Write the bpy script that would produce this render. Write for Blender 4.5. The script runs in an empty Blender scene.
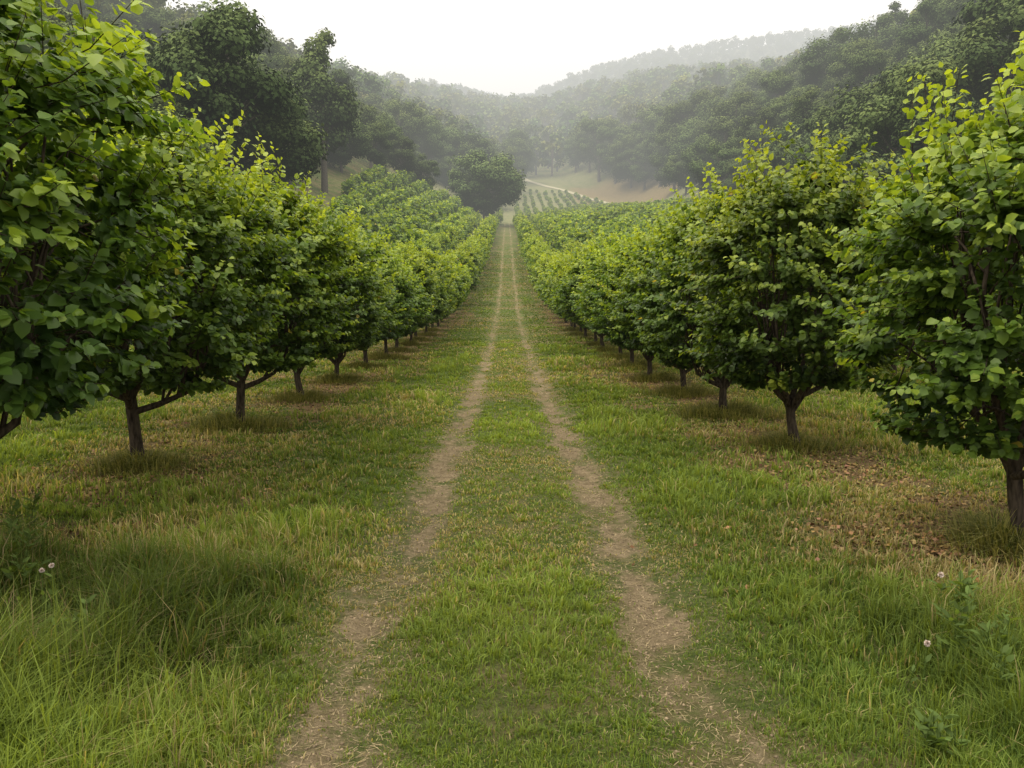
import bpy, math, random
import numpy as np
rng=np.random.default_rng(7)
S=bpy.context.scene
COL=S.collection
S.view_settings.view_transform='Standard'; S.view_settings.look='None'; S.view_settings.exposure=0

# ---------------------------------------------------------------- noise / terrain
def hsh(i,j,s):
    n=(i*374761393+j*668265263+s*144269504)&0xffffffff
    n=((n^(n>>13))*1274126177)&0xffffffff
    return ((n^(n>>16))&0xffff)/65535.0
def vn(x,y,s=0):
    x=np.asarray(x,float); y=np.asarray(y,float)
    i=np.floor(x).astype(np.int64); j=np.floor(y).astype(np.int64)
    fx=x-i; fy=y-j; fx=fx*fx*(3-2*fx); fy=fy*fy*(3-2*fy)
    a=hsh(i,j,s);b=hsh(i+1,j,s);c=hsh(i,j+1,s);d=hsh(i+1,j+1,s)
    return (a*(1-fx)+b*fx)*(1-fy)+(c*(1-fx)+d*fx)*fy
def fbm(x,y,s=0,o=3):
    r=0;a=.5;t=0
    for k in range(o):
        r=r+a*vn(x*2**k,y*2**k,s+k*17);t+=a;a*=.5
    return r/t
def ss(a,b,x):
    t=np.clip((np.asarray(x,float)-a)/(b-a),0,1); return t*t*(3-2*t)
_py=np.array([-60,0,12,20,30,45,57,73,100,133,200,300,360,420,500,600,750,900,1100,1300,1900])
_pz=np.array([0,0,0,.12,.45,1.0,1.8,3.4,7,11.8,22.5,38,50,65,89,126,180,220,286,336,280])
_ty=np.arange(-60,1900,1.0); _tz=np.interp(_ty,_py,_pz)
k=np.exp(-.5*(np.arange(-12,13)/4.0)**2);k/=k.sum()
_tz=np.convolve(np.pad(_tz,12,mode='edge'),k,mode='valid')
RL,RR=-4.4,4.0
def H(x,y,micro=True):
    x=np.asarray(x,float);y=np.asarray(y,float)
    z=np.interp(y,_ty,_tz)
    sl=.04+.2*ss(35,110,y)+.38*ss(110,280,y)
    dl=np.clip(-x-8,0,None); cl=70*np.tanh(sl*dl/70)*(1-.6*ss(420,700,y))
    x0=64-30*ss(400,500,y)
    dr=np.clip(x-x0,0,None); cr=60*np.tanh((.7*ss(60,220,y)-.2*ss(380,480,y))*dr/60)*(1-.3*ss(500,600,y))
    cr=cr+.13*np.clip(x,0,700)*ss(950,1250,y)
    cr=cr+.09*np.clip(x-8,0,60)*ss(40,140,y)*(1-ss(300,380,y))
    z=z+cl+cr
    z=z+ss(60,300,y)*3.0*(fbm(x/60,y/60,5)-.5)+ss(500,700,y)*14*(fbm(x/190,y/190,9)-.5)
    if micro:
        m=.08*(fbm(x/.8,y/.8,3,3)-.5)+.10*(fbm(x/5,y/5,4,2)-.5)
        z=z+m*(1-ss(40,90,y))-.05*rutmask(x,y)
    return z
def rutmask(x,y):
    wob=.20*(fbm(x*0,y/2.3,21,3)-.5)
    wob2=.20*(fbm(x*0,y/2.1,31,3)-.5)
    wd=.20+.12*fbm(x*0+3,y/1.3,33,2)
    a=np.exp(-((x+.76-wob)/wd)**2); b=np.exp(-((x-.88-wob2)/wd)**2)
    return np.maximum(a,b)
def rutwear(x,y):
    n=fbm(x/.22,y/.42,41,4)
    return rutmask(x,y)*np.clip(.42+1.9*(n-.42),.16,1.0)*(1-.35*ss(9,45,y))
def rowmask(x,y):
    return np.maximum(np.exp(-((x-RL)/1.3)**2),np.exp(-((x-RR)/1.3)**2))
def litmask(x,y):
    l=rowmask(x,y)*np.clip(2.8*(fbm(x/1.1,y/1.5,51,3)-.26),0,1)*.97
    nn=.55+.9*fbm(x/.6,y/.6,53,3)
    l=np.maximum(l,np.exp(-((x-3.5)/1.0)**2-((y-5.9)/1.0)**2)*.88*nn)
    l=np.maximum(l,np.exp(-((x+3.9)/1.5)**2-((y-8.4)/1.3)**2)*.82*nn)
    l=np.maximum(l,np.exp(-((x-3.1)/1.0)**2-((y-10.)/2.4)**2)*.74*nn)
    l=np.maximum(l,.62*ss(.48,.68,fbm(x/1.1,y/1.6,57,3))*ss(1.9,2.6,np.abs(x))*(1-ss(6,9,np.abs(x))))
    return l
def Lx(y): return np.interp(y,[60,90,130,200,250,300,380,450,500],[40,34,32,42,34,24,0,-8,-16])
def Rx(y): return np.interp(y,[60,100,130,200,300,380,430,500],[60,56,58,62,66,72,60,34])

# ---------------------------------------------------------------- mesh helper
def mesh_np(name,V,faces,colors=None,mats=(),midx=None,smooth=False):
    me=bpy.data.meshes.new(name)
    V=np.asarray(V,np.float32)
    me.vertices.add(len(V)); me.vertices.foreach_set('co',V.ravel())
    loops=np.concatenate([f.ravel() for f in faces]).astype(np.int32)
    cnt=np.concatenate([np.full(len(f),f.shape[1]) for f in faces])
    st=np.concatenate([[0],np.cumsum(cnt)[:-1]]).astype(np.int32)
    me.loops.add(len(loops)); me.loops.foreach_set('vertex_index',loops)
    me.polygons.add(len(cnt)); me.polygons.foreach_set('loop_start',st)
    if midx is not None: me.polygons.foreach_set('material_index',np.asarray(midx,np.int32))
    if smooth: me.polygons.foreach_set('use_smooth',np.ones(len(cnt),bool))
    if colors is not None:
        a=me.color_attributes.new('Col','FLOAT_COLOR','POINT')
        c=np.ones((len(V),4),np.float32); c[:,:colors.shape[1]]=colors
        a.data.foreach_set('color',c.ravel())
    for m in mats: me.materials.append(m)
    me.update(calc_edges=True)
    return me
def obj(name,me,loc=(0,0,0),rz=0,sc=1,parent=None,**props):
    o=bpy.data.objects.new(name,me); COL.objects.link(o)
    o.location=loc; o.rotation_euler=(0,0,rz)
    o.scale=(sc,sc,sc) if not hasattr(sc,'__len__') else sc
    if parent: o.parent=parent
    for k_,v in props.items(): o[k_]=v
    return o
def tube(path,rad,n=6):
    path=np.asarray(path,float);m=len(path);rad=np.asarray(rad,float)
    T=np.gradient(path,axis=0);T/=np.linalg.norm(T,axis=1)[:,None]+1e-9
    ref=np.array([1,0,0]) if abs(T[0,2])>.7 else np.array([0,0,1.])
    A=np.cross(T,ref);A/=np.linalg.norm(A,axis=1)[:,None]+1e-9
    B=np.cross(T,A)
    an=np.arange(n)*2*math.pi/n
    V=path[:,None]+rad[:,None,None]*(np.cos(an)[None,:,None]*A[:,None]+np.sin(an)[None,:,None]*B[:,None])
    V=V.reshape(-1,3)
    F=[]
    for i in range(m-1):
        for j in range(n):
            F.append((i*n+j,i*n+(j+1)%n,(i+1)*n+(j+1)%n,(i+1)*n+j))
    return V,np.array(F)
def join_tubes(L):
    Vs=[];Fs=[];o=0
    for v,f in L:
        Vs.append(v);Fs.append(f+o);o+=len(v)
    return np.vstack(Vs),np.vstack(Fs)
def unit(v): return v/(np.linalg.norm(v,axis=-1,keepdims=True)+1e-9)

# ---------------------------------------------------------------- materials
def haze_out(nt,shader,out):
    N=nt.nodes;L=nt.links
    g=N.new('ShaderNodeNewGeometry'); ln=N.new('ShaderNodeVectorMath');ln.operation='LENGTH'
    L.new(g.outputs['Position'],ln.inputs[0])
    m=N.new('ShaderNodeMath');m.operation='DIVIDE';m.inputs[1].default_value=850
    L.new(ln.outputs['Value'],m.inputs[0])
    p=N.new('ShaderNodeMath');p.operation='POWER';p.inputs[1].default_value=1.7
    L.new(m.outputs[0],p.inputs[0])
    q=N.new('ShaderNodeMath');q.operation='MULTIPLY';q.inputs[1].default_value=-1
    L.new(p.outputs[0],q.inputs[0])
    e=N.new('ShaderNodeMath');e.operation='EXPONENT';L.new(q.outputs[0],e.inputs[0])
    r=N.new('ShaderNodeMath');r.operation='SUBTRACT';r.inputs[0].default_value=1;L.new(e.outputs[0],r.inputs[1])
    em=N.new('ShaderNodeEmission');em.inputs[0].default_value=(.73,.735,.70,1)  # haze painted on surfaces as pale glow, growing with distance from origin
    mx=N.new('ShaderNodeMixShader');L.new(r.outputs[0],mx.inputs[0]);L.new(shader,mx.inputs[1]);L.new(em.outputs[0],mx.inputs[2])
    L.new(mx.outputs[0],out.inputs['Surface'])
def newmat(name):
    m=bpy.data.materials.new(name);m.use_nodes=True;nt=m.node_tree;nt.nodes.clear()
    out=nt.nodes.new('ShaderNodeOutputMaterial')
    m.cycles.emission_sampling='NONE'
    return m,nt,out
def foliage_mat(name,trans=.35,rough=.5,var=.25,spec=.3):
    m,nt,out=newmat(name);N=nt.nodes;L=nt.links
    at=N.new('ShaderNodeAttribute');at.attribute_name='Col'
    oi=N.new('ShaderNodeObjectInfo')
    mr=N.new('ShaderNodeMapRange');mr.inputs[3].default_value=1-var;mr.inputs[4].default_value=1+var
    L.new(oi.outputs['Random'],mr.inputs[0])
    hs=N.new('ShaderNodeHueSaturation');L.new(at.outputs['Color'],hs.inputs['Color']);L.new(mr.outputs[0],hs.inputs['Value'])
    mr2=N.new('ShaderNodeMapRange');mr2.inputs[3].default_value=.494;mr2.inputs[4].default_value=.510
    if name.startswith('grass') or name.startswith('litter'): mr2.inputs[3].default_value=mr2.inputs[4].default_value=.5
    fr=N.new('ShaderNodeMath');fr.operation='MULTIPLY';fr.inputs[1].default_value=7.3;L.new(oi.outputs['Random'],fr.inputs[0])
    f2=N.new('ShaderNodeMath');f2.operation='FRACT';L.new(fr.outputs[0],f2.inputs[0]);L.new(f2.outputs[0],mr2.inputs[0]);L.new(mr2.outputs[0],hs.inputs['Hue'])
    b=N.new('ShaderNodeBsdfPrincipled');L.new(hs.outputs[0],b.inputs['Base Color']);b.inputs['Roughness'].default_value=rough
    b.inputs['Specular IOR Level'].default_value=spec
    if trans>0:
        t=N.new('ShaderNodeBsdfTranslucent')
        g=N.new('ShaderNodeMix');g.data_type='RGBA';g.blend_type='MULTIPLY';g.inputs[0].default_value=1
        L.new(hs.outputs[0],g.inputs[6]);g.inputs[7].default_value=(1.75,1.6,.6,1);L.new(g.outputs[2],t.inputs[0])
        mx=N.new('ShaderNodeMixShader');mx.inputs[0].default_value=trans
        L.new(b.outputs[0],mx.inputs[1]);L.new(t.outputs[0],mx.inputs[2])
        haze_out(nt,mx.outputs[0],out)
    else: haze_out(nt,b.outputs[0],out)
    return m
def bark_mat(name,c1,c2):
    m,nt,out=newmat(name);N=nt.nodes;L=nt.links
    tc=N.new('ShaderNodeTexCoord');mp=N.new('ShaderNodeMapping');mp.inputs['Scale'].default_value=(30,30,7)
    L.new(tc.outputs['Object'],mp.inputs[0])
    n=N.new('ShaderNodeTexNoise');n.inputs['Scale'].default_value=1;n.inputs['Detail'].default_value=6;L.new(mp.outputs[0],n.inputs['Vector'])
    cr=N.new('ShaderNodeValToRGB');cr.color_ramp.elements[0].position=.3;cr.color_ramp.elements[1].position=.7
    cr.color_ramp.elements[0].color=(*c1,1);cr.color_ramp.elements[1].color=(*c2,1);L.new(n.outputs[0],cr.inputs[0])
    b=N.new('ShaderNodeBsdfPrincipled');b.inputs['Roughness'].default_value=.9;b.inputs['Specular IOR Level'].default_value=.15
    L.new(cr.outputs[0],b.inputs['Base Color'])
    bp=N.new('ShaderNodeBump');bp.inputs['Distance'].default_value=.02;L.new(n.outputs[0],bp.inputs['Height']);L.new(bp.outputs[0],b.inputs['Normal'])
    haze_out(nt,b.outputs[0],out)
    return m
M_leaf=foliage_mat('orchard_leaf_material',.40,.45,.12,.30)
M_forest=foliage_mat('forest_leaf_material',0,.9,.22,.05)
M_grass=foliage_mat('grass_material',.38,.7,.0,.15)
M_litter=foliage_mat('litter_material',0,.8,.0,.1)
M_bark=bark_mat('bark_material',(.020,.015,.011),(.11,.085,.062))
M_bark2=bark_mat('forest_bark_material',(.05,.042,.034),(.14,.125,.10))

def ground_mat():
    m,nt,out=newmat('ground_material');N=nt.nodes;L=nt.links
    g=N.new('ShaderNodeNewGeometry');P=g.outputs['Position']
    at=N.new('ShaderNodeAttribute');at.attribute_name='Col'
    sp=N.new('ShaderNodeSeparateColor');L.new(at.outputs['Color'],sp.inputs[0])
    def noise(s,d=5,r=.6):
        n=N.new('ShaderNodeTexNoise');n.inputs['Scale'].default_value=s;n.inputs['Detail'].default_value=d;n.inputs['Roughness'].default_value=r
        L.new(P,n.inputs['Vector']);return n.outputs[0]
    def ramp(v,a,b,ca,cb):
        c=N.new('ShaderNodeValToRGB');c.color_ramp.elements[0].position=a;c.color_ramp.elements[1].position=b
        c.color_ramp.elements[0].color=(*ca,1);c.color_ramp.elements[1].color=(*cb,1);L.new(v,c.inputs[0]);return c.outputs[0]
    def mix(f,a,b):
        x=N.new('ShaderNodeMix');x.data_type='RGBA';L.new(f,x.inputs[0]);L.new(a,x.inputs[6]);L.new(b,x.inputs[7]);return x.outputs[2]
    def mul(a,b):
        x=N.new('ShaderNodeMix');x.data_type='RGBA';x.blend_type='MULTIPLY';x.inputs[0].default_value=1;L.new(a,x.inputs[6]);L.new(b,x.inputs[7]);return x.outputs[2]
    def math_(op,a,b):
        x=N.new('ShaderNodeMath');x.operation=op
        for i,v in ((0,a),(1,b)):
            if hasattr(v,'links'): L.new(v,x.inputs[i])
            else: x.inputs[i].default_value=v
        return x.outputs[0]
    def thr(mask,nz,amt,lo,hi):
        v=math_('ADD',mask,math_('MULTIPLY',math_('SUBTRACT',nz,.5),amt))
        r=N.new('ShaderNodeMapRange');r.interpolation_type='SMOOTHSTEP';r.inputs[1].default_value=lo;r.inputs[2].default_value=hi
        L.new(v,r.inputs[0]);return r.outputs[0]
    nf=noise(28,6,.7);nm=noise(3.2,6,.65);nl=noise(.35,4,.6);nx=noise(75,6,.75);nn=noise(9,5,.7)
    grass=ramp(nf,.3,.72,(.050,.070,.018),(.120,.155,.040))
    dry=ramp(nf,.3,.72,(.11,.09,.04),(.22,.185,.085))
    c=mix(thr(nm,nl,1.4,.38,.70),grass,dry)
    dirt=ramp(nx,.25,.75,(.17,.125,.072),(.44,.35,.215))
    dirt=mul(dirt,ramp(nn,.35,.65,(.62,.60,.57),(1,1,1)))
    lit=ramp(nf,.3,.7,(.085,.054,.026),(.29,.195,.098))
    c=mix(math_('MULTIPLY',thr(sp.outputs[1],nm,1.5,.32,.72),.88),c,lit)
    c=mix(thr(sp.outputs[0],nn,1.5,.05,.80),c,dirt)
    far=ramp(nl,.3,.7,(.13,.15,.06),(.20,.185,.09))
    c=mix(sp.outputs[2],c,far)
    b=N.new('ShaderNodeBsdfPrincipled');b.inputs['Roughness'].default_value=.95;b.inputs['Specular IOR Level'].default_value=.1
    L.new(c,b.inputs['Base Color'])
    bp=N.new('ShaderNodeBump');bp.inputs['Distance'].default_value=.08;bp.inputs['Strength'].default_value=1
    L.new(math_('ADD',nn,math_('MULTIPLY',nx,.5)),bp.inputs['Height']);L.new(bp.outputs[0],b.inputs['Normal'])
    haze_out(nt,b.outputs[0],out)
    return m
M_ground=ground_mat()

# ---------------------------------------------------------------- ground
xs=list(np.arange(0,1.5,.04))+list(np.arange(1.5,6.01,.09));st=.09
while xs[-1]<1500: st*=1.055; xs.append(xs[-1]+st)
xs=np.array(xs);xs=np.concatenate([-xs[:0:-1],xs])
ys=[-40,-30,-20,-12,-6,-3,-1,0,1,1.6]
y=2.0
while y<1850: ys.append(y); y+=max(.045,.012*y)
ys=np.array(ys)
GX,GY=np.meshgrid(xs,ys)
GZ=H(GX,GY)
rm=np.clip(rutwear(GX,GY),0,1)
lm=litmask(GX,GY)*(1-ss(60,120,GY))
bm=ss(285,305,GY)*(1-ss(490,530,GY))
C=np.stack([rm,lm,bm],-1).reshape(-1,3)
br=(ss(26,40,GX)*ss(345,365,GY)*(1-ss(440,475,GY))).ravel()
C[:,1]=np.maximum(C[:,1],br); C[:,2]*=1-.75*br
ny,nx_=GX.shape
V=np.stack([GX,GY,GZ],-1).reshape(-1,3)
idx=np.arange(ny*nx_).reshape(ny,nx_)
F=np.stack([idx[:-1,:-1],idx[:-1,1:],idx[1:,1:],idx[1:,:-1]],-1).reshape(-1,4)
fc=V[F].mean(1)
tr=(np.abs(fc[:,0]-.06)<1.3)&(fc[:,1]<300)
def sub(name,sel,**p):
    f=F[sel];u,inv=np.unique(f,return_inverse=True)
    me=mesh_np(name,V[u],[inv.reshape(-1,4)],C[u],[M_ground],smooth=True)
    return obj(name,me,**p)
sub('ground',~tr,kind='structure',label='grassy orchard floor and rising valley hillsides')
sub('dirt_track',tr,kind='structure',label='two worn dirt wheel ruts with grassy centre strip')

pts=np.array([(8,498),(13,474),(22,455),(33,440),(42,422),(47,400),(49,378),(52,350),(58,325)],float)
tt=np.linspace(0,len(pts)-1,70)
cx=np.interp(tt,range(len(pts)),pts[:,0]);cy=np.interp(tt,range(len(pts)),pts[:,1])
kk=np.ones(9)/9
cx=np.convolve(np.pad(cx,4,'edge'),kk,'valid');cy=np.convolve(np.pad(cy,4,'edge'),kk,'valid')
Pv=[]
for i in range(70):
    for s in (-2.0,0,2.0):
        Pv.append((cx[i]+s,cy[i],float(H(cx[i]+s,cy[i]))+.25))
Pf=[(i*3+j,i*3+j+1,i*3+j+4,i*3+j+3) for i in range(69) for j in (0,1)]
m,nt,out=newmat('path_material');b=nt.nodes.new('ShaderNodeBsdfPrincipled');n=nt.nodes.new('ShaderNodeTexNoise');n.inputs['Scale'].default_value=80
cr=nt.nodes.new('ShaderNodeValToRGB');cr.color_ramp.elements[0].color=(.27,.25,.15,1);cr.color_ramp.elements[1].color=(.38,.34,.22,1)
nt.links.new(n.outputs[0],cr.inputs[0]);nt.links.new(cr.outputs[0],b.inputs['Base Color']);b.inputs['Roughness'].default_value=.95
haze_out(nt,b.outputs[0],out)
obj('path',mesh_np('path',np.array(Pv),[np.array(Pf)],None,[m],smooth=True),kind='structure',label='pale winding dirt path across a distant field')

# ---------------------------------------------------------------- leaves
TEMPL=np.array([(0,0,0),(.3,.40,.07),(.68,.33,.02),(1,0,-.14),(.68,-.33,.02),(.3,-.40,.07),(.34,0,0),(.69,0,-.05)])
TF4=np.array([(6,7,2,1),(6,5,4,7)]);TF3=np.array([(0,6,1),(7,3,2),(0,5,6),(7,4,3)])
TEMPS=np.array([(0,0,0),(.45,.42,.05),(1,0,-.1),(.45,-.42,.05)]);TFS=np.array([(0,3,2,1)])
def leaves(P,D,Nn,size,col,simple):
    T=TEMPS if simple else TEMPL
    D=unit(D);Sd=unit(np.cross(D,Nn));Nn=np.cross(Sd,D)
    V=P[:,None]+size[:,None,None]*(T[None,:,0:1]*D[:,None]+T[None,:,1:2]*Sd[:,None]+T[None,:,2:3]*Nn[:,None])
    n=len(P);kq=len(T);off=(np.arange(n)*kq)[:,None,None]
    C=np.repeat(col[:,None],kq,1)
    if simple: return V.reshape(-1,3),[(TFS[None]+off).reshape(-1,4)],C.reshape(-1,3)
    return V.reshape(-1,3),[(TF4[None]+off).reshape(-1,4),(TF3[None]+off).reshape(-1,3)],C.reshape(-1,3)
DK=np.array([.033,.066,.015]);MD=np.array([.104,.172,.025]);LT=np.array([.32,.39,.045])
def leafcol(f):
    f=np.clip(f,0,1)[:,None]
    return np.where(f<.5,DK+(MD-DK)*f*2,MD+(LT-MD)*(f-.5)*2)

HT=4.1;Z0=1.02
def env(t,th,seed):
    base=np.interp(t,[0,.05,.14,.28,.46,.64,.80,.92,1.0],[.42,.66,.86,1.0,1.0,.90,.68,.42,.14])
    lob=1+.17*(vn(th/ (2*math.pi)*5+100,t*3.0,seed)-.5)*2
    return 1.76*base*lob
def orchard_tree(seed,ntwig,nleaf,lsize,simple,twigs=True):
    r=np.random.default_rng(seed)
    tb=[];lb=[]
    bend=r.normal(0,.07,2)
    top=.84+r.uniform(-.16,.1)
    path=[(0,0,-.15),(bend[0]*.2,bend[1]*.2,.05),(bend[0]*.7+.015,bend[1]*.7,.42),(bend[0],bend[1],top)]
    tb.append(tube(path,[.12,.085,.068,.066],10))
    o=np.array(path[-1]);bp=[]
    nl=8
    for i in range(nl):
        a=i*2*math.pi/nl+r.uniform(-.3,.3);t1=r.uniform(.45,.95) if i%4 else r.uniform(.15,.35)
        rr=env(np.array(t1),np.array(a),seed)*r.uniform(.35,.6)
        e=np.array([math.cos(a)*rr,math.sin(a)*rr,Z0+t1*(HT-Z0)*.9])
        s=o+np.array([0,0,-r.uniform(0,.25)])
        m1=s+(e-s)*.35+np.array([math.cos(a)*.28,math.sin(a)*.28,-.1])
        pp=np.array([s,s*.5+m1*.5+[0,0,-.02],m1,m1*.5+e*.5+r.normal(0,.05,3),e])
        lb.append(tube(pp,[.045,.04,.03,.02,.008],6))
        for q in range(3):bp+= [pp[-1-q]]
        for j in range(12):
            u=r.uniform(.25,1);k0=u*4;k_=int(min(k0,3));b0=pp[k_]+(pp[k_+1]-pp[k_])*(k0-k_)
            t2=r.uniform(.03,.95);a2=a+r.normal(0,.45)
            r2=float(env(np.array(t2),np.array(a2%(2*math.pi)),seed))*r.uniform(.45,.8)
            e2=np.array([math.cos(a2)*r2,math.sin(a2)*r2,Z0+t2*(HT-Z0)])
            if np.linalg.norm(e2-b0)>1.7: e2=b0+(e2-b0)*1.7/np.linalg.norm(e2-b0)
            mm=(b0+e2)/2+np.array([0,0,.08])
            lb.append(tube([b0,mm,e2],[.018,.012,.006],4))
            for q in (.4,.6,.8,1.): bp.append(b0+(e2-b0)*q)
    bp=np.array(bp)
    kk_=np.arange(ntwig);t=((kk_+r.random(ntwig))/ntwig);t=np.clip(t*.97+.02,0,1)
    t=np.where(r.random(ntwig)<.12,1-(1-t)*.5,t)
    th=(kk_*2.399963+r.normal(0,.45,ntwig))%(2*math.pi)
    inner=r.random(ntwig)<.27
    R=env(t,th,seed)*np.where(inner,r.uniform(.30,.82,ntwig),r.normal(.95,.09,ntwig))
    shoot=(r.random(ntwig)<.22)&~inner
    sl_=r.uniform(.3,1.8,ntwig)
    tip=np.stack([np.cos(th)*R,np.sin(th)*R,Z0+t*(HT-Z0)],1)
    tip[shoot]+=(np.stack([np.cos(th)*.14,np.sin(th)*.14,.06+.36*t],1)*sl_[:,None])[shoot]
    tip[:,2]-=np.where(t<.12,r.uniform(0,.14,ntwig),0)
    d=((tip[:,None]-bp[None])**2).sum(-1)+ .8*np.clip(bp[None,:,2]-tip[:,None,2],0,None)**2
    b0=bp[d.argmin(1)]
    ln=np.linalg.norm(tip-b0,axis=1)
    b0=tip+(b0-tip)*np.minimum(1,.95/np.maximum(ln,.01))[:,None]
    rd=tip.copy();rd[:,2]=.8;short=ln<.4
    b0[short]=tip[short]-unit(rd)[short]*.45
    b0[:,2]=np.maximum(b0[:,2],Z0-.02)
    up=np.array([0,0,1.])
    ctrl=(b0+tip)/2-np.stack([0*t,0*t,.08*np.ones_like(t)],1)
    if twigs:
        for i in range(0,ntwig): lb.append(tube([b0[i],ctrl[i],tip[i]],[.006,.0045,.002],3))
    n=ntwig*nleaf
    ti=np.repeat(np.arange(ntwig),nleaf)
    u=np.tile(np.linspace(.10,1,nleaf),ntwig)+r.normal(0,.02,n)
    uu=u[:,None]
    P=(1-uu)**2*b0[ti]+2*uu*(1-uu)*ctrl[ti]+uu**2*tip[ti]
    td=unit(tip-b0)[ti]
    side=unit(np.cross(td,up)+r.normal(0,.3,(n,3)))*np.where(np.arange(n)%2,1,-1)[:,None]
    D=td*r.uniform(.2,.9,(n,1))+side*.8+r.normal(0,.25,(n,3))-up*r.uniform(.0,.5,(n,1))
    rad=P.copy();rad[:,2]=0;rad=unit(rad)
    Nn=up*.75+rad*.6+r.normal(0,.33,(n,3))
    sz=lsize*r.uniform(.6,1.2,n)*np.where(u>.88,.7,1)
    P=P+side*.03
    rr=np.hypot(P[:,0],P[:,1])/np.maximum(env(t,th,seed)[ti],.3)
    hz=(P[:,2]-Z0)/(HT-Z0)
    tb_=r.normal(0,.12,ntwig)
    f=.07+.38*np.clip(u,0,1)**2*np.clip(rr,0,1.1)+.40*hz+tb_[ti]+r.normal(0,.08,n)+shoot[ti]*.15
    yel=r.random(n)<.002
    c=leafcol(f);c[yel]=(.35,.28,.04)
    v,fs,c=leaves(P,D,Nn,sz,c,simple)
    tv,tf=join_tubes(tb)
    bv,bf=join_tubes(lb)
    av=np.vstack([tv,bv]);af=np.vstack([tf,bf+len(tv)])
    if not twigs and ntwig<150: av,af=tv,tf
    return (av,af),(v,fs,c)
def tree_meshes(nm,data):
    (av,af),(v,fs,c)=data
    mt=mesh_np(nm+'_trunk',av,[af],None,[M_bark],smooth=True)
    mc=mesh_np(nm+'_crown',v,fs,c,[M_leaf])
    return mt,mc
def whole(data,bark,leaf,nm):
    (av,af),(v,fs,c)=data
    V=np.vstack([av,v]);n=len(av)
    FF=[af]+[f+n for f in fs]
    C=np.vstack([np.full((n,3),.07),c])
    mi=np.concatenate([np.ones(len(af),int)]+[np.zeros(len(f),int) for f in fs])
    return mesh_np(nm,V,FF,C,[leaf,bark],mi),(V,FF,C)
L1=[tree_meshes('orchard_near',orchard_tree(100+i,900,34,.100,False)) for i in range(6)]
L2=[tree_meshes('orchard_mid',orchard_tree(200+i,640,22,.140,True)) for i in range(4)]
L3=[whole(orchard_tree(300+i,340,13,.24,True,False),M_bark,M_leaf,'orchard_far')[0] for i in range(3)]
d4=[whole(orchard_tree(400+i,110,9,.44,True,False),M_bark,M_leaf,'orchard_distant') for i in range(3)]
d5=[whole(orchard_tree(450+i,60,6,.68,True,False),M_bark,M_leaf,'o')[1] for i in range(4)]

GRP='hazel orchard trees planted in rows'
def put_orchard(x,y,sc=None,k=None,lab=None):
    z=float(H(x,y))
    rz=random.uniform(0,6.28); s=sc or random.uniform(.86,1.07)
    lab=lab or 'leafy green orchard tree on a short trunk beside the track'
    if y<46:
        lod=L1 if y<23 and abs(x)<8 else L2
        mt,mc=lod[(k if k is not None else random.randrange(99))%len(lod)]
        e=obj('orchard_tree',None,(x,y,z),rz,s,label=lab,category='tree',group=GRP)
        e.empty_display_size=.3
        obj('trunk',mt,parent=e);obj('crown',mc,parent=e)
    else:
        me=random.choice(L3) if y<115 else random.choice(d4)[0]
        obj('orchard_tree',me,(x,y,z),rz,s,label=lab,category='tree',group=GRP)
random.seed(3)
yr=[6.2,10.9,14.6,18.1,21.6,25.1,28.6]
while yr[-1]<280: yr.append(yr[-1]+3.65)
yl=[5.9,9.5,13.1,17.1,21.0,24.9,28.7]
while yl[-1]<262: yl.append(yl[-1]+3.65)
for i,y in enumerate(yr):
    put_orchard(RR+(.14 if i==0 else random.uniform(-.12,.12) if i>1 else 0),y,{0:.86,1:.94,2:.97,3:.94}.get(i),i+2)
for i,y in enumerate(yl):
    put_orchard(RL+(random.uniform(-.12,.12) if i>1 else 0),y,{0:1.16,1:1.0,2:1.03,3:.98}.get(i),i)
LB='leafy green orchard tree standing in the next row'
for i in range(67):
    y=18+i*3.7;put_orchard(RR+6.6-1.6*float(ss(60,130,y))+random.uniform(-.2,.2),y,lab=LB)
for i in range(66):
    y=15+i*3.7;put_orchard(RL-6.6+1.6*float(ss(60,130,y))+random.uniform(-.2,.2),y,lab=LB)

def merge(tmpls,P,rz,sc,tint=None):
    Vs=[];Cs=[];F3={};o=0
    for i in range(len(P)):
        V_,FF,C_=tmpls[i%len(tmpls)]
        c,s=math.cos(rz[i]),math.sin(rz[i])
        R=np.array([[c,s,0],[-s,c,0],[0,0,1]])
        Vs.append((V_*sc[i])@R+P[i])
        Cs.append(C_*(tint[i] if tint is not None else 1))
        for f in FF: F3.setdefault(f.shape[1],[]).append(f+o)
        o+=len(V_)
    return np.vstack(Vs),[np.vstack(f) for f in F3.values()],np.vstack(Cs)
P=[]
for sgn,x0 in ((1,RR+6.6),(-1,RL-6.6)):
    for r_ in range(0,15):
        y=24+abs(x0+sgn*4.5*r_)*.6
        if r_==0: y=100
        while y<(268-r_*1.5 if sgn>0 else 262):
            x=x0+sgn*4.5*r_+sgn*.6
            lim=Rx(y)-5 if sgn>0 else Lx(y)-4
            if abs(x)<lim: P.append((x+random.uniform(-.5,.5),y+random.uniform(-.5,.5),0))
            y+=3.7
P=np.array(P);P[:,2]=H(P[:,0],P[:,1])
n=len(P)
V_,F_,C_=merge(d5,P,rng.uniform(0,6.28,n),rng.uniform(.82,1.15,n),rng.uniform(.70,1.10,n))
obj('orchard_trees',mesh_np('orchard_trees',V_,F_,C_,[M_leaf]),kind='stuff',label='further rows of green orchard trees on the slope')
ny_=0
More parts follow.
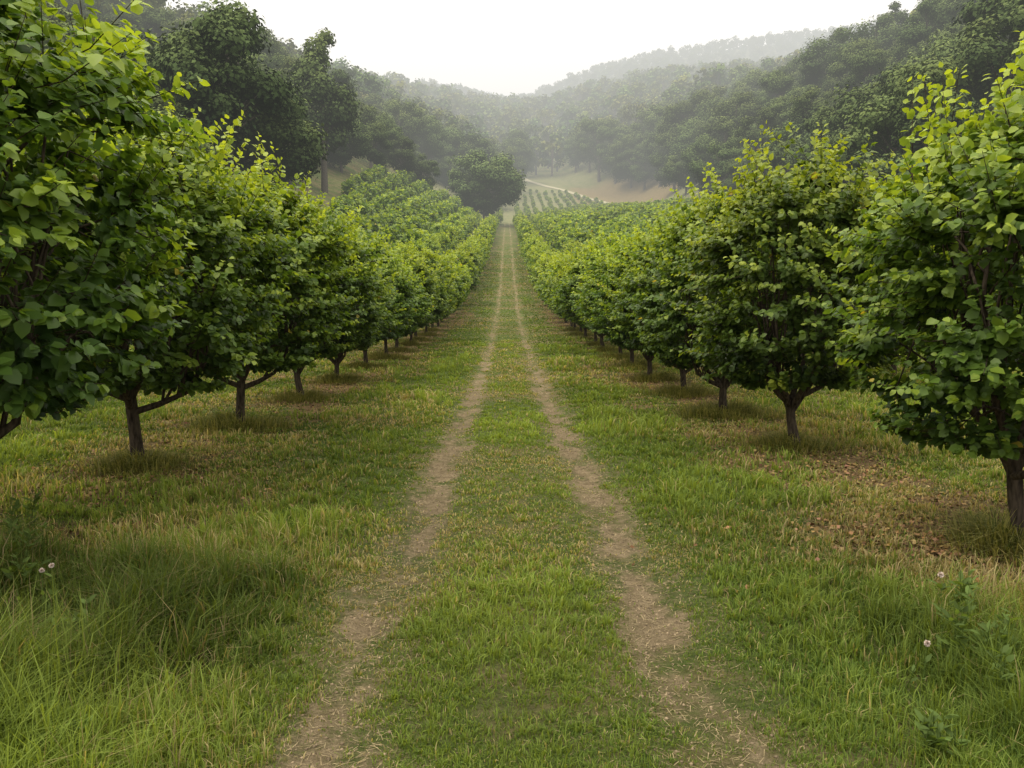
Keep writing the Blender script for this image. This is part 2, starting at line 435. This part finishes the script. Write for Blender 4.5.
for x in np.arange(-3,50,3.9):
    y=272 if x>5 else 288;yt=0
    while y<438:
        if (x<np.interp(y,cy[::-1],cx[::-1])-3) and x>-Lx(y)+4 and abs(x-.06)>2.2:
            obj('young_tree',d4[yt%3][0],(x+random.uniform(-.6,.6),y+random.uniform(-1,1),float(H(x,y))),random.uniform(0,6),random.uniform(.40,.66)*(1.35-.30*float(ss(280,350,y))),
                label='small young orchard tree in a pale field',category='tree',group='young trees planted in a far field');yt+=1;ny_+=1
        y+=4.2+ (y-280)*.04
print('young',ny_)

# ---------------------------------------------------------------- forest trees
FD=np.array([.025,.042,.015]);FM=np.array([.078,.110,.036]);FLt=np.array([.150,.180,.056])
def forest_tree(seed,nl,q,size,kind=0,h=20.,gain=1.):
    r=np.random.default_rng(seed)
    if kind==0: rx,cz,rz_=.27*h,.60*h,.39*h
    elif kind==1: rx,cz,rz_=.18*h,.62*h,.38*h
    elif kind==3: rx,cz,rz_=.27*h,.50*h,.48*h
    elif kind==4: rx,cz,rz_=.40*h,.55*h,.43*h
    else: rx,cz,rz_=.40*h,.56*h,.42*h
    tt=[]
    bend=r.normal(0,.02*h,2)
    tp=np.array([[0,0,-.6],[bend[0]*.3,bend[1]*.3,.2*h],[bend[0],bend[1],.5*h],[bend[0]*1.4,bend[1]*1.4,.82*h]])
    tt.append(tube(tp,[.026*h,.02*h,.013*h,.004*h],7))
    cs=[];rs=[]
    for i in range(nl):
        d=unit(r.normal(0,1,3));rad=r.uniform(.45,1)**.6
        c=np.array([d[0]*rx*rad,d[1]*rx*rad,cz+d[2]*rz_*rad*.92])
        if kind==1: c[:2]*=.9
        cs.append(c);rs.append(h*r.uniform(.06,.13)*(1 if kind!=1 else .8))
        a=tp[1]+(tp[3]-tp[1])*np.clip((c[2]-.3*h)/(.9*h),0,1)
        tt.append(tube([a,(a+c)/2+[0,0,.02*h],c],[.007*h,.005*h,.002*h],4))
    cs=np.array(cs);rs=np.array(rs)
    n=nl*q;k_=np.repeat(np.arange(nl),q)
    d=unit(r.normal(0,1,(n,3))*[1,1,.8]+[0,0,.15])
    rr=rs[k_]*r.uniform(.5,1.2,n)*(1+.4*(vn(d[:,0]*2.3+50+k_,d[:,1]*2.3+d[:,2]*1.7+50,seed)-.5)*2)
    P=cs[k_]+d*rr[:,None]*[1.1,1.1,.85]
    Nn=d*.9+r.normal(0,.28,(n,3))+[0,0,.4]
    D=np.cross(Nn,r.normal(0,1,(n,3)))
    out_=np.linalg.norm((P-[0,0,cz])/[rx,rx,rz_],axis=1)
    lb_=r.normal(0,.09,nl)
    f=.30+.26*d[:,2]+.20*(out_-.8)+lb_[k_]+r.normal(0,.04,n)+.30*(P[:,2]-cz)/rz_  # shading painted into leaf colour: lobe undersides darker, higher and outer leaves lighter
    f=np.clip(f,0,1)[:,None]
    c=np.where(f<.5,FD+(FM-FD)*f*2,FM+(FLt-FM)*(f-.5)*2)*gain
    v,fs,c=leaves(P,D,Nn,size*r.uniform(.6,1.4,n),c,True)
    return join_tubes(tt),(v,fs,c)
FT=[]
for i,(nl,q,kd) in enumerate([(38,560,0),(30,520,0),(24,460,1),(50,520,2),(36,520,0),(20,440,1),(38,440,3),(34,440,3),(70,420,4)]):
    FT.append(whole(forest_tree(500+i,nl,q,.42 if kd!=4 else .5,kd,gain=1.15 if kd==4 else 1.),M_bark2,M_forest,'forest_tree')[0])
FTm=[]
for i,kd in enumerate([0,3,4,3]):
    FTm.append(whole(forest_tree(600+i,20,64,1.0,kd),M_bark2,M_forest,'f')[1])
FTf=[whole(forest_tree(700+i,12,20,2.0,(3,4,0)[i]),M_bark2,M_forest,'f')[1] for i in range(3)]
GF='forest trees covering the valley sides'
def put_forest(x,y,h,k,lab='tall dark green broadleaf tree at the forest edge'):
    z=float(H(x,y))
    s=h/20*1.0
    obj('forest_tree',FT[k],(x,y,z),random.uniform(0,6.28),(s*random.uniform(.9,1.1),)*2+(s,),label=lab,category='tree',group=GF)
hand=[(-38,112,30,0),(-50,122,25,8),(-60,116,22,4),(-45,140,25,5),(-38.5,172,33,2),(-46,92,16,0),(-62,98,19,1),
      (-43,154,17,4),(-46,196,17,1),(-42,207,15,8),(-36,222,15,4),(-31,240,14,0),(-26,252,12,3),(-37,248,17,0),
      (60,124,22,8),(70,132,27,3),(80,128,31,4),(88,140,34,0),(60,142,19,1),(94,130,34,3),(72,152,26,8),(66,164,22,0)]
for a in hand: put_forest(*a)
put_forest(-7.5,276,27,8,'large round green leafy tree standing at the orchard end')
cand=[]
yy=96.
while yy<505:
    sp=8.2+.017*yy
    xx=-.72*yy
    while xx<.72*yy:
        x=xx+random.uniform(-3,3);y_=yy+random.uniform(-3,3)
        if x<-Lx(y_) or x>Rx(y_):
            if all((x-a[0])**2+(y_-a[1])**2>50 for a in hand) and not(-32<x<5 and 262<y_<330) and not (x<0 and y_<140 and x>-34): cand.append((x,y_))
        xx+=sp
    yy+=sp
def vis(c):
    x,y=c
    e=(-x-Lx(y)) if x<0 else (x-Rx(y))
    return y*.30+e
cand.sort(key=vis)
fore=cand[:270]
for x,y in fore:
    h=random.uniform(13,19)+ (ss(200,380,y)*11 if x>0 else ss(260,400,y)*5)
    put_forest(x,y,float(h)*random.choice([.8,1,1,1.3]),random.choice([0,0,1,8,3,5,4,5]) if y<270 else random.choice([6,7,8,8,1,0,3,2]))
rest=cand[270:]
P=np.array([(x,y,0) for x,y in rest]);P[:,2]=H(P[:,0],P[:,1]);n=len(P)
def tints(n): return rng.uniform(.68,1.32,(n,1))*np.stack([rng.uniform(.85,1.3,n),np.ones(n),rng.uniform(.85,1.05,n)],1)
V_,F_,C_=merge(FTm,P,rng.uniform(0,6.28,n),rng.uniform(.8,1.55,n),tints(n))
obj('forest',mesh_np('forest',V_,F_,C_,[M_forest]),kind='stuff',label='dense misty woodland covering the valley sides')
P=[]
yy=505.
while yy<860:
    sp=14+.004*(yy-500)
    for xx in np.arange(-.72*yy,.72*yy,sp):
        P.append((xx+random.uniform(-4,4),yy+random.uniform(-4,4),0))
    yy+=sp*1.1
yy=900.
while yy<1400:
    for xx in np.arange(-.1*yy,.72*yy,14):
        P.append((xx+random.uniform(-5,5),yy+random.uniform(-7,7),0))
    yy+=19
P=np.array(P);P[:,2]=H(P[:,0],P[:,1]);n=len(P)
V_,F_,C_=merge(FTf,P,rng.uniform(0,6.28,n),rng.uniform(.75,1.4,n)*np.where(P[:,1]>880,.75,1),tints(n))
obj('distant_forest',mesh_np('distant_forest',V_,F_,C_,[M_forest]),kind='stuff',label='hazy wooded ridges far beyond the orchard')

# ---------------------------------------------------------------- grass
def blades(x,y,h,w,lean,col,z=None,ang=None):
    n=len(x);z=H(x,y)-.01 if z is None else z
    a=rng.uniform(0,2*math.pi,n) if ang is None else ang
    dx,dy=np.cos(a),np.sin(a)
    b=a+math.pi/2+rng.normal(0,.5,n);sx,sy=np.cos(b)*w/2,np.sin(b)*w/2
    p=np.stack([x,y,z],1);s=np.stack([sx,sy,0*x],1);dd=np.stack([dx,dy,0*x],1)
    m=p+dd*(lean*h*.22)[:,None];m[:,2]+=h*.6
    t=p+dd*(lean*h*.85)[:,None];t[:,2]+=h*(1-.30*lean)
    V=np.stack([p-s,p+s,m+s*.8,m-s*.8,t],1).reshape(-1,3)
    o=(np.arange(n)*5)[:,None]
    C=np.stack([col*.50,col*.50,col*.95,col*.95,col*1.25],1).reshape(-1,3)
    return V,[o+np.array([[0,1,2,3]]),o+np.array([[3,2,4]])],C
NU=640000
d=np.exp(rng.uniform(math.log(2.0),math.log(170),NU));x=rng.uniform(-.72,.72,NU)*np.minimum(d,55);y=d
ang=rng.uniform(0,6.283,NU);tid=rng.random(NU)*.5;istuft=np.zeros(NU)
NT=20000
td_=np.exp(rng.uniform(math.log(2.0),math.log(40),NT));tx=rng.uniform(-.72,.72,NT)*td_
per=rng.integers(6,34,NT);ti=np.repeat(np.arange(NT),per);nT=len(ti)
rad_=(rng.uniform(.015,.06,NT)*(1+.10*td_))[ti]
a=rng.uniform(0,6.283,nT);rr=np.abs(rng.normal(0,1,nT))*rad_
x2=tx[ti]+np.cos(a)*rr;y2=td_[ti]+np.sin(a)*rr
x=np.concatenate([x,x2]);y=np.concatenate([y,y2]);ang=np.concatenate([ang,a+rng.normal(0,.6,nT)])
tid=np.concatenate([tid,(rng.random(NT)**1.4)[ti]]);istuft=np.concatenate([istuft,np.ones(nT)])
N=len(x)
rut=rutmask(x,y);wear=rutwear(x,y)
nz=fbm(x/.30,y/.30,61,3);nb=fbm(x/1.6,y/1.6,71,3)
lit=litmask(x,y)
nq=fbm(x/.5,y/.5,75,3)
long_=np.maximum(ss(-1.2,-1.9,x+.9*(nb-.5))*(1-ss(4.4,6.8,y+3*(nb-.5))),ss(1.5,2.2,x+.9*(nb-.5))*(1-ss(3.6,5.8,y+3*(nb-.5))))
keep=(1-.93*ss(.10,.62,wear+.40*(nz-.5)))*(1-.50*rut)*(1-1.0*np.clip(lit*1.4-.25,0,.88))*(.4+1.2*ss(.3,.6,nz))
keep=np.maximum(keep,long_*.95*(1-ss(.2,.5,wear))*(.5+.8*nq))*(1-ss(110,170,y))
k=rng.random(N)<keep
x,y,nz,nb,nq,rut,long_,lit,wear,ang,tid,istuft=[a_[k] for a_ in (x,y,nz,nb,nq,rut,long_,lit,wear,ang,tid,istuft)]
n=len(x)
side=ss(1.1,1.6,np.abs(x-.06))
h=(.030+.03*side+.08*ss(.4,.75,nb)*(.35+.65*side))*rng.uniform(.5,1.4,n)*(.75+1.2*tid*istuft)
h=h*(1-.5*rut)*(1-.35*np.clip(rowmask(x,y),0,1)*ss(5,8,y))
h=h+long_*rng.uniform(.03,.25,n)*(.15+1.2*ss(.25,.75,nq)+.6*tid)*np.where(x<0,1.2,.9)
w=np.maximum(.0040+.0026*long_*istuft,.00155*y)*rng.uniform(.6,1.4,n)
h=h+.0005*np.minimum(y,60)
lean=rng.uniform(.05,1.0,n)
G1=np.array([.060,.110,.020]);G2=np.array([.225,.290,.054]);G3=np.array([.42,.35,.17])
f=np.clip(.65*nb+.45*rng.random(n)+.55*(tid-.4)-.08,0,1)[:,None]
col=G1+(G2-G1)*f
dryp=np.clip(.04+.9*(fbm(x/2.0,y/2.0,81,3)-.48)*1.8+.6*lit+.12*rowmask(x,y)+.35*rut,0.04,.75)*(1-.75*long_)
dr=(rng.random(n)<dryp)
col[dr]=(G3*rng.uniform(.5,1.1,(n,1)))[dr]
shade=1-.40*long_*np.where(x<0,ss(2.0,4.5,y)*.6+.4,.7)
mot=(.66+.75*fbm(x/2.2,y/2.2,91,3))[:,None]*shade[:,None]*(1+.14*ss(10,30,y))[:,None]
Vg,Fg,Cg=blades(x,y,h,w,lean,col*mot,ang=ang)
print('blades',n)
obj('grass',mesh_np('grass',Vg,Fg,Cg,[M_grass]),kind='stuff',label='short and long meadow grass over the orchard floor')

N=40000
side=rng.random(N)<.5
y=np.exp(rng.uniform(math.log(4.5),math.log(40),N))
x=np.where(side,RL,RR)+rng.normal(0,1.1,N)
k=rng.random(N)<np.clip(litmask(x,y)*1.2,0.04,1)
x,y=x[k],y[k]
xa=np.concatenate([x,rng.normal(3.5,.8,1700),rng.normal(-4.0,1.0,1300)]);ya=np.concatenate([y,rng.normal(5.9,.7,1700),rng.normal(8.6,.9,1300)])
n=len(xa);P=np.stack([xa,ya,H(xa,ya)+rng.uniform(.0,.03,n)],1)
a=rng.uniform(0,6.28,n);D=np.stack([np.cos(a),np.sin(a),rng.normal(0,.3,n)],1)
Nn=np.stack([rng.normal(0,.5,n),rng.normal(0,.5,n),np.ones(n)],1)
c=np.array([.24,.145,.066])*rng.uniform(.3,1.3,(n,1))*np.stack([np.ones(n),rng.uniform(.85,1.25,n),rng.uniform(.8,1.3,n)],1)
v,f,c=leaves(P,D,Nn,rng.uniform(.025,.06,n),c,True)
obj('leaf_litter',mesh_np('leaf_litter',v,f,c,[M_litter]),kind='stuff',label='brown fallen leaves scattered under the trees')
N=14000
y=np.exp(rng.uniform(math.log(2.2),math.log(20),N))
x=np.where(rng.random(N)<.5,-.76,.88)+rng.normal(0,.3,N)
a=rng.uniform(0,6.28,N);z=H(x,y)+.004
hh=rng.uniform(.015,.07,N);ww=np.maximum(.0022,.0008*y)
d1=np.stack([np.cos(a)*hh/2,np.sin(a)*hh/2,rng.normal(0,.004,N)],1);s1=np.stack([-np.sin(a)*ww/2,np.cos(a)*ww/2,0*a],1)
p=np.stack([x,y,z],1)
Vs=np.stack([p-d1-s1,p-d1+s1,p+d1+s1*.5,p+d1-s1*.5],1).reshape(-1,3)
cc=np.repeat((np.array([.34,.27,.15])*rng.uniform(.25,1.1,(N,1)))[:,None],4,1).reshape(-1,3)
obj('straw',mesh_np('straw',Vs,[(np.arange(N)*4)[:,None]+np.array([[0,1,2,3]])],cc,[M_litter]),kind='stuff',label='dry straw scraps lying in the wheel ruts')
N=4200
y=np.exp(rng.uniform(math.log(2.2),math.log(14),N))
x=np.where(rng.random(N)<.5,-.76,.88)+rng.normal(0,.2,N)
k=rng.random(N)<np.clip(rutwear(x,y)*1.6,.05,1);x,y=x[k],y[k];N=len(x)
O=np.array([(1,0,0),(0,1,0),(-1,0,0),(0,-1,0),(0,0,1),(0,0,-1)],float)
OF=np.array([(0,1,4),(1,2,4),(2,3,4),(3,0,4),(1,0,5),(2,1,5),(3,2,5),(0,3,5)])
sz=rng.uniform(.003,.012,N)*(1+.05*y)
Vs=np.stack([x,y,H(x,y)+.001],1)[:,None]+O[None]*sz[:,None,None]*rng.uniform(.55,1.35,(N,6,1))*np.array([1,1,.6])
cc=np.repeat((np.array([.26,.20,.125])*rng.uniform(.4,1.15,(N,1)))[:,None],6,1).reshape(-1,3)
obj('soil_clods',mesh_np('soil_clods',Vs.reshape(-1,3),[((np.arange(N)*6)[:,None,None]+OF[None]).reshape(-1,3)],cc,[M_litter]),kind='stuff',label='small soil clods and stones in the wheel ruts')

tus=[]
for s in range(4):
    n=2600;a=rng.uniform(0,6.28,n);amp=.6+.9*vn(a*1.3+10*s,a*0,s)
    rr=.09+np.abs(rng.normal(0,.34,n))*amp
    x=np.cos(a)*rr*1.35;y=np.sin(a)*rr
    f=rng.random((n,1));col=np.array([.085,.12,.03])+f*np.array([.32,.26,.11])
    V_,F_,C_=blades(x,y,rng.uniform(.08,.42,n)*np.clip(1.1-rr,.2,1)*(.5+.8*vn(x*4+9,y*4+9,s)),np.full(n,.009),rng.uniform(.3,1.6,n),col,z=np.zeros(n)-.02,ang=a+rng.normal(0,.8,n))
    tus.append(mesh_np('grass_clump',V_,F_,C_,[M_grass]))
for xx,yv in ((RL,yl),(RR,yr)):
    for i,y in enumerate(yv[:12]):
        obj('grass_clump',tus[i%4],(xx,y,float(H(xx,y))),random.uniform(0,6.28),random.uniform(.9,1.3),
            label='shaggy dry grass tuft around a tree trunk base',category='grass',group='grass tufts around tree trunks')

def weed(x,y,h,ns,head,lab,nleaf=7,lsz=1.,sd=0):
    r=np.random.default_rng(int(abs(x)*100)+sd)
    z=float(H(x,y));tb=[];P=[];D=[];heads=[]
    for i in range(ns):
        a=r.uniform(0,6.28);l=r.uniform(.05,.3)*h;hh=h*r.uniform(.6,1)
        b=np.array([r.normal(0,.04),r.normal(0,.04),-.02]);t=b+[math.cos(a)*l,math.sin(a)*l,hh]
        m=(b+t)/2+[0,0,hh*.06]
        tb.append(tube([b,m,t],[.003,.0024,.0016],5))
        for j in range(nleaf):
            u=r.uniform(.1,.9);P.append(b+(t-b)*u);aa=r.uniform(0,6.28);D.append([math.cos(aa),math.sin(aa),r.uniform(.3,1.3)])
        heads.append(t)
    heads.sort(key=lambda q:-q[2])
    v,f=join_tubes(tb)
    e=obj('wildflower' if head else 'weed',None,(x,y,z),0,1,label=lab,category='wildflower' if head else 'weed')
    me=mesh_np('stem',v,[f],np.tile([[.10,.15,.035]],(len(v),1)),[M_grass]);obj('stem',me,parent=e)
    P=np.array(P);D=np.array(D);n_=len(P)
    v,fs,c=leaves(P,D,np.tile([[0,0,1.]],(n_,1))+r.normal(0,.4,(n_,3)),lsz*r.uniform(.045,.09,n_),np.tile([[.11,.165,.042]],(n_,1))*r.uniform(.6,1.3,(n_,1)),False)
    v=v.reshape(n_,8,3);mid=(v[:,0:1]+v[:,3:4])/2;ax=unit(v[:,3:4]-v[:,0:1])
    rel=v-mid;al=(rel*ax).sum(-1,keepdims=True)*ax;v=(mid+al+(rel-al)*.5).reshape(-1,3)
    obj('foliage',mesh_np('foliage',v,fs,c,[M_grass]),parent=e)
    for t in heads[:head]:
        k_=70;dd=unit(r.normal(0,1,(k_,3)));
        v,f,c=leaves(np.tile(t,(k_,1)),dd,r.normal(0,1,(k_,3)),np.full(k_,.017),np.tile([[.62,.52,.45]],(k_,1))*r.uniform(.7,1.15,(k_,1)),True)
        obj('flower_head',mesh_np('flower_head',v,f,c,[M_litter]),parent=e)
weed(2.30,3.95,.52,8,1,'leafy green upright weed with a pale fluffy seed head',14)
weed(1.98,3.7,.40,2,1,'small pale pink clover flower in long grass',4,.7)
weed(-2.65,4.5,.40,4,2,'thin weed with small white flower heads in long grass',4,.7)
LW='leafy green weed growing in tall meadow grass'
for i,(a_,b_,h_) in enumerate([(2.42,3.85,.46),(2.25,3.5,.34),(2.65,4.5,.42),(-3.4,5.4,.45),(-3.75,5.9,.5),(-3.1,5.0,.36),(-2.1,3.5,.34),(-1.75,3.05,.3),(-2.3,4.1,.36),(1.75,3.1,.24),(-3.9,6.4,.5),(-3.5,5.7,.42)]):
    weed(a_,b_,h_,8,0,LW,13,.9,i)

# ---------------------------------------------------------------- light
W=bpy.data.worlds.new('World');S.world=W;W.use_nodes=True
nt=W.node_tree;nt.nodes.clear();N=nt.nodes;L=nt.links
el,az=math.radians(58),math.radians(-110)
sky=N.new('ShaderNodeTexSky');sky.sky_type='NISHITA';sky.sun_disc=False;sky.sun_elevation=el;sky.sun_rotation=az;sky.dust_density=4;sky.air_density=1
b1=N.new('ShaderNodeBackground');b1.inputs[1].default_value=.05;L.new(sky.outputs[0],b1.inputs[0])
b2=N.new('ShaderNodeBackground');b2.inputs[0].default_value=(1,.94,.83,1)
tc=N.new('ShaderNodeTexCoord');sx=N.new('ShaderNodeSeparateXYZ');L.new(tc.outputs['Generated'],sx.inputs[0])
mr=N.new('ShaderNodeMapRange');mr.inputs[1].default_value=.22;mr.inputs[2].default_value=.95;mr.inputs[3].default_value=.78;mr.inputs[4].default_value=2.8
L.new(sx.outputs[2],mr.inputs[0]);L.new(mr.outputs[0],b2.inputs[1])
ad=N.new('ShaderNodeAddShader');L.new(b1.outputs[0],ad.inputs[0]);L.new(b2.outputs[0],ad.inputs[1])
wo=N.new('ShaderNodeOutputWorld');L.new(ad.outputs[0],wo.inputs[0])
sl=bpy.data.lights.new('sun','SUN');sl.energy=1.5;sl.angle=math.radians(20);sl.color=(1,.92,.77)
so=bpy.data.objects.new('sun',sl);COL.objects.link(so)
so.rotation_euler=(-(math.pi/2-el),0,-az)
so.location=(0,0,50)

cam=bpy.data.cameras.new('camera');cam.lens=28.1;cam.sensor_width=36;cam.clip_end=4000;cam.clip_start=.05
co=bpy.data.objects.new('camera',cam);COL.objects.link(co)
co.location=(0,0,1.8);co.rotation_euler=(math.radians(90-4.58),0,-.00625)
S.camera=co
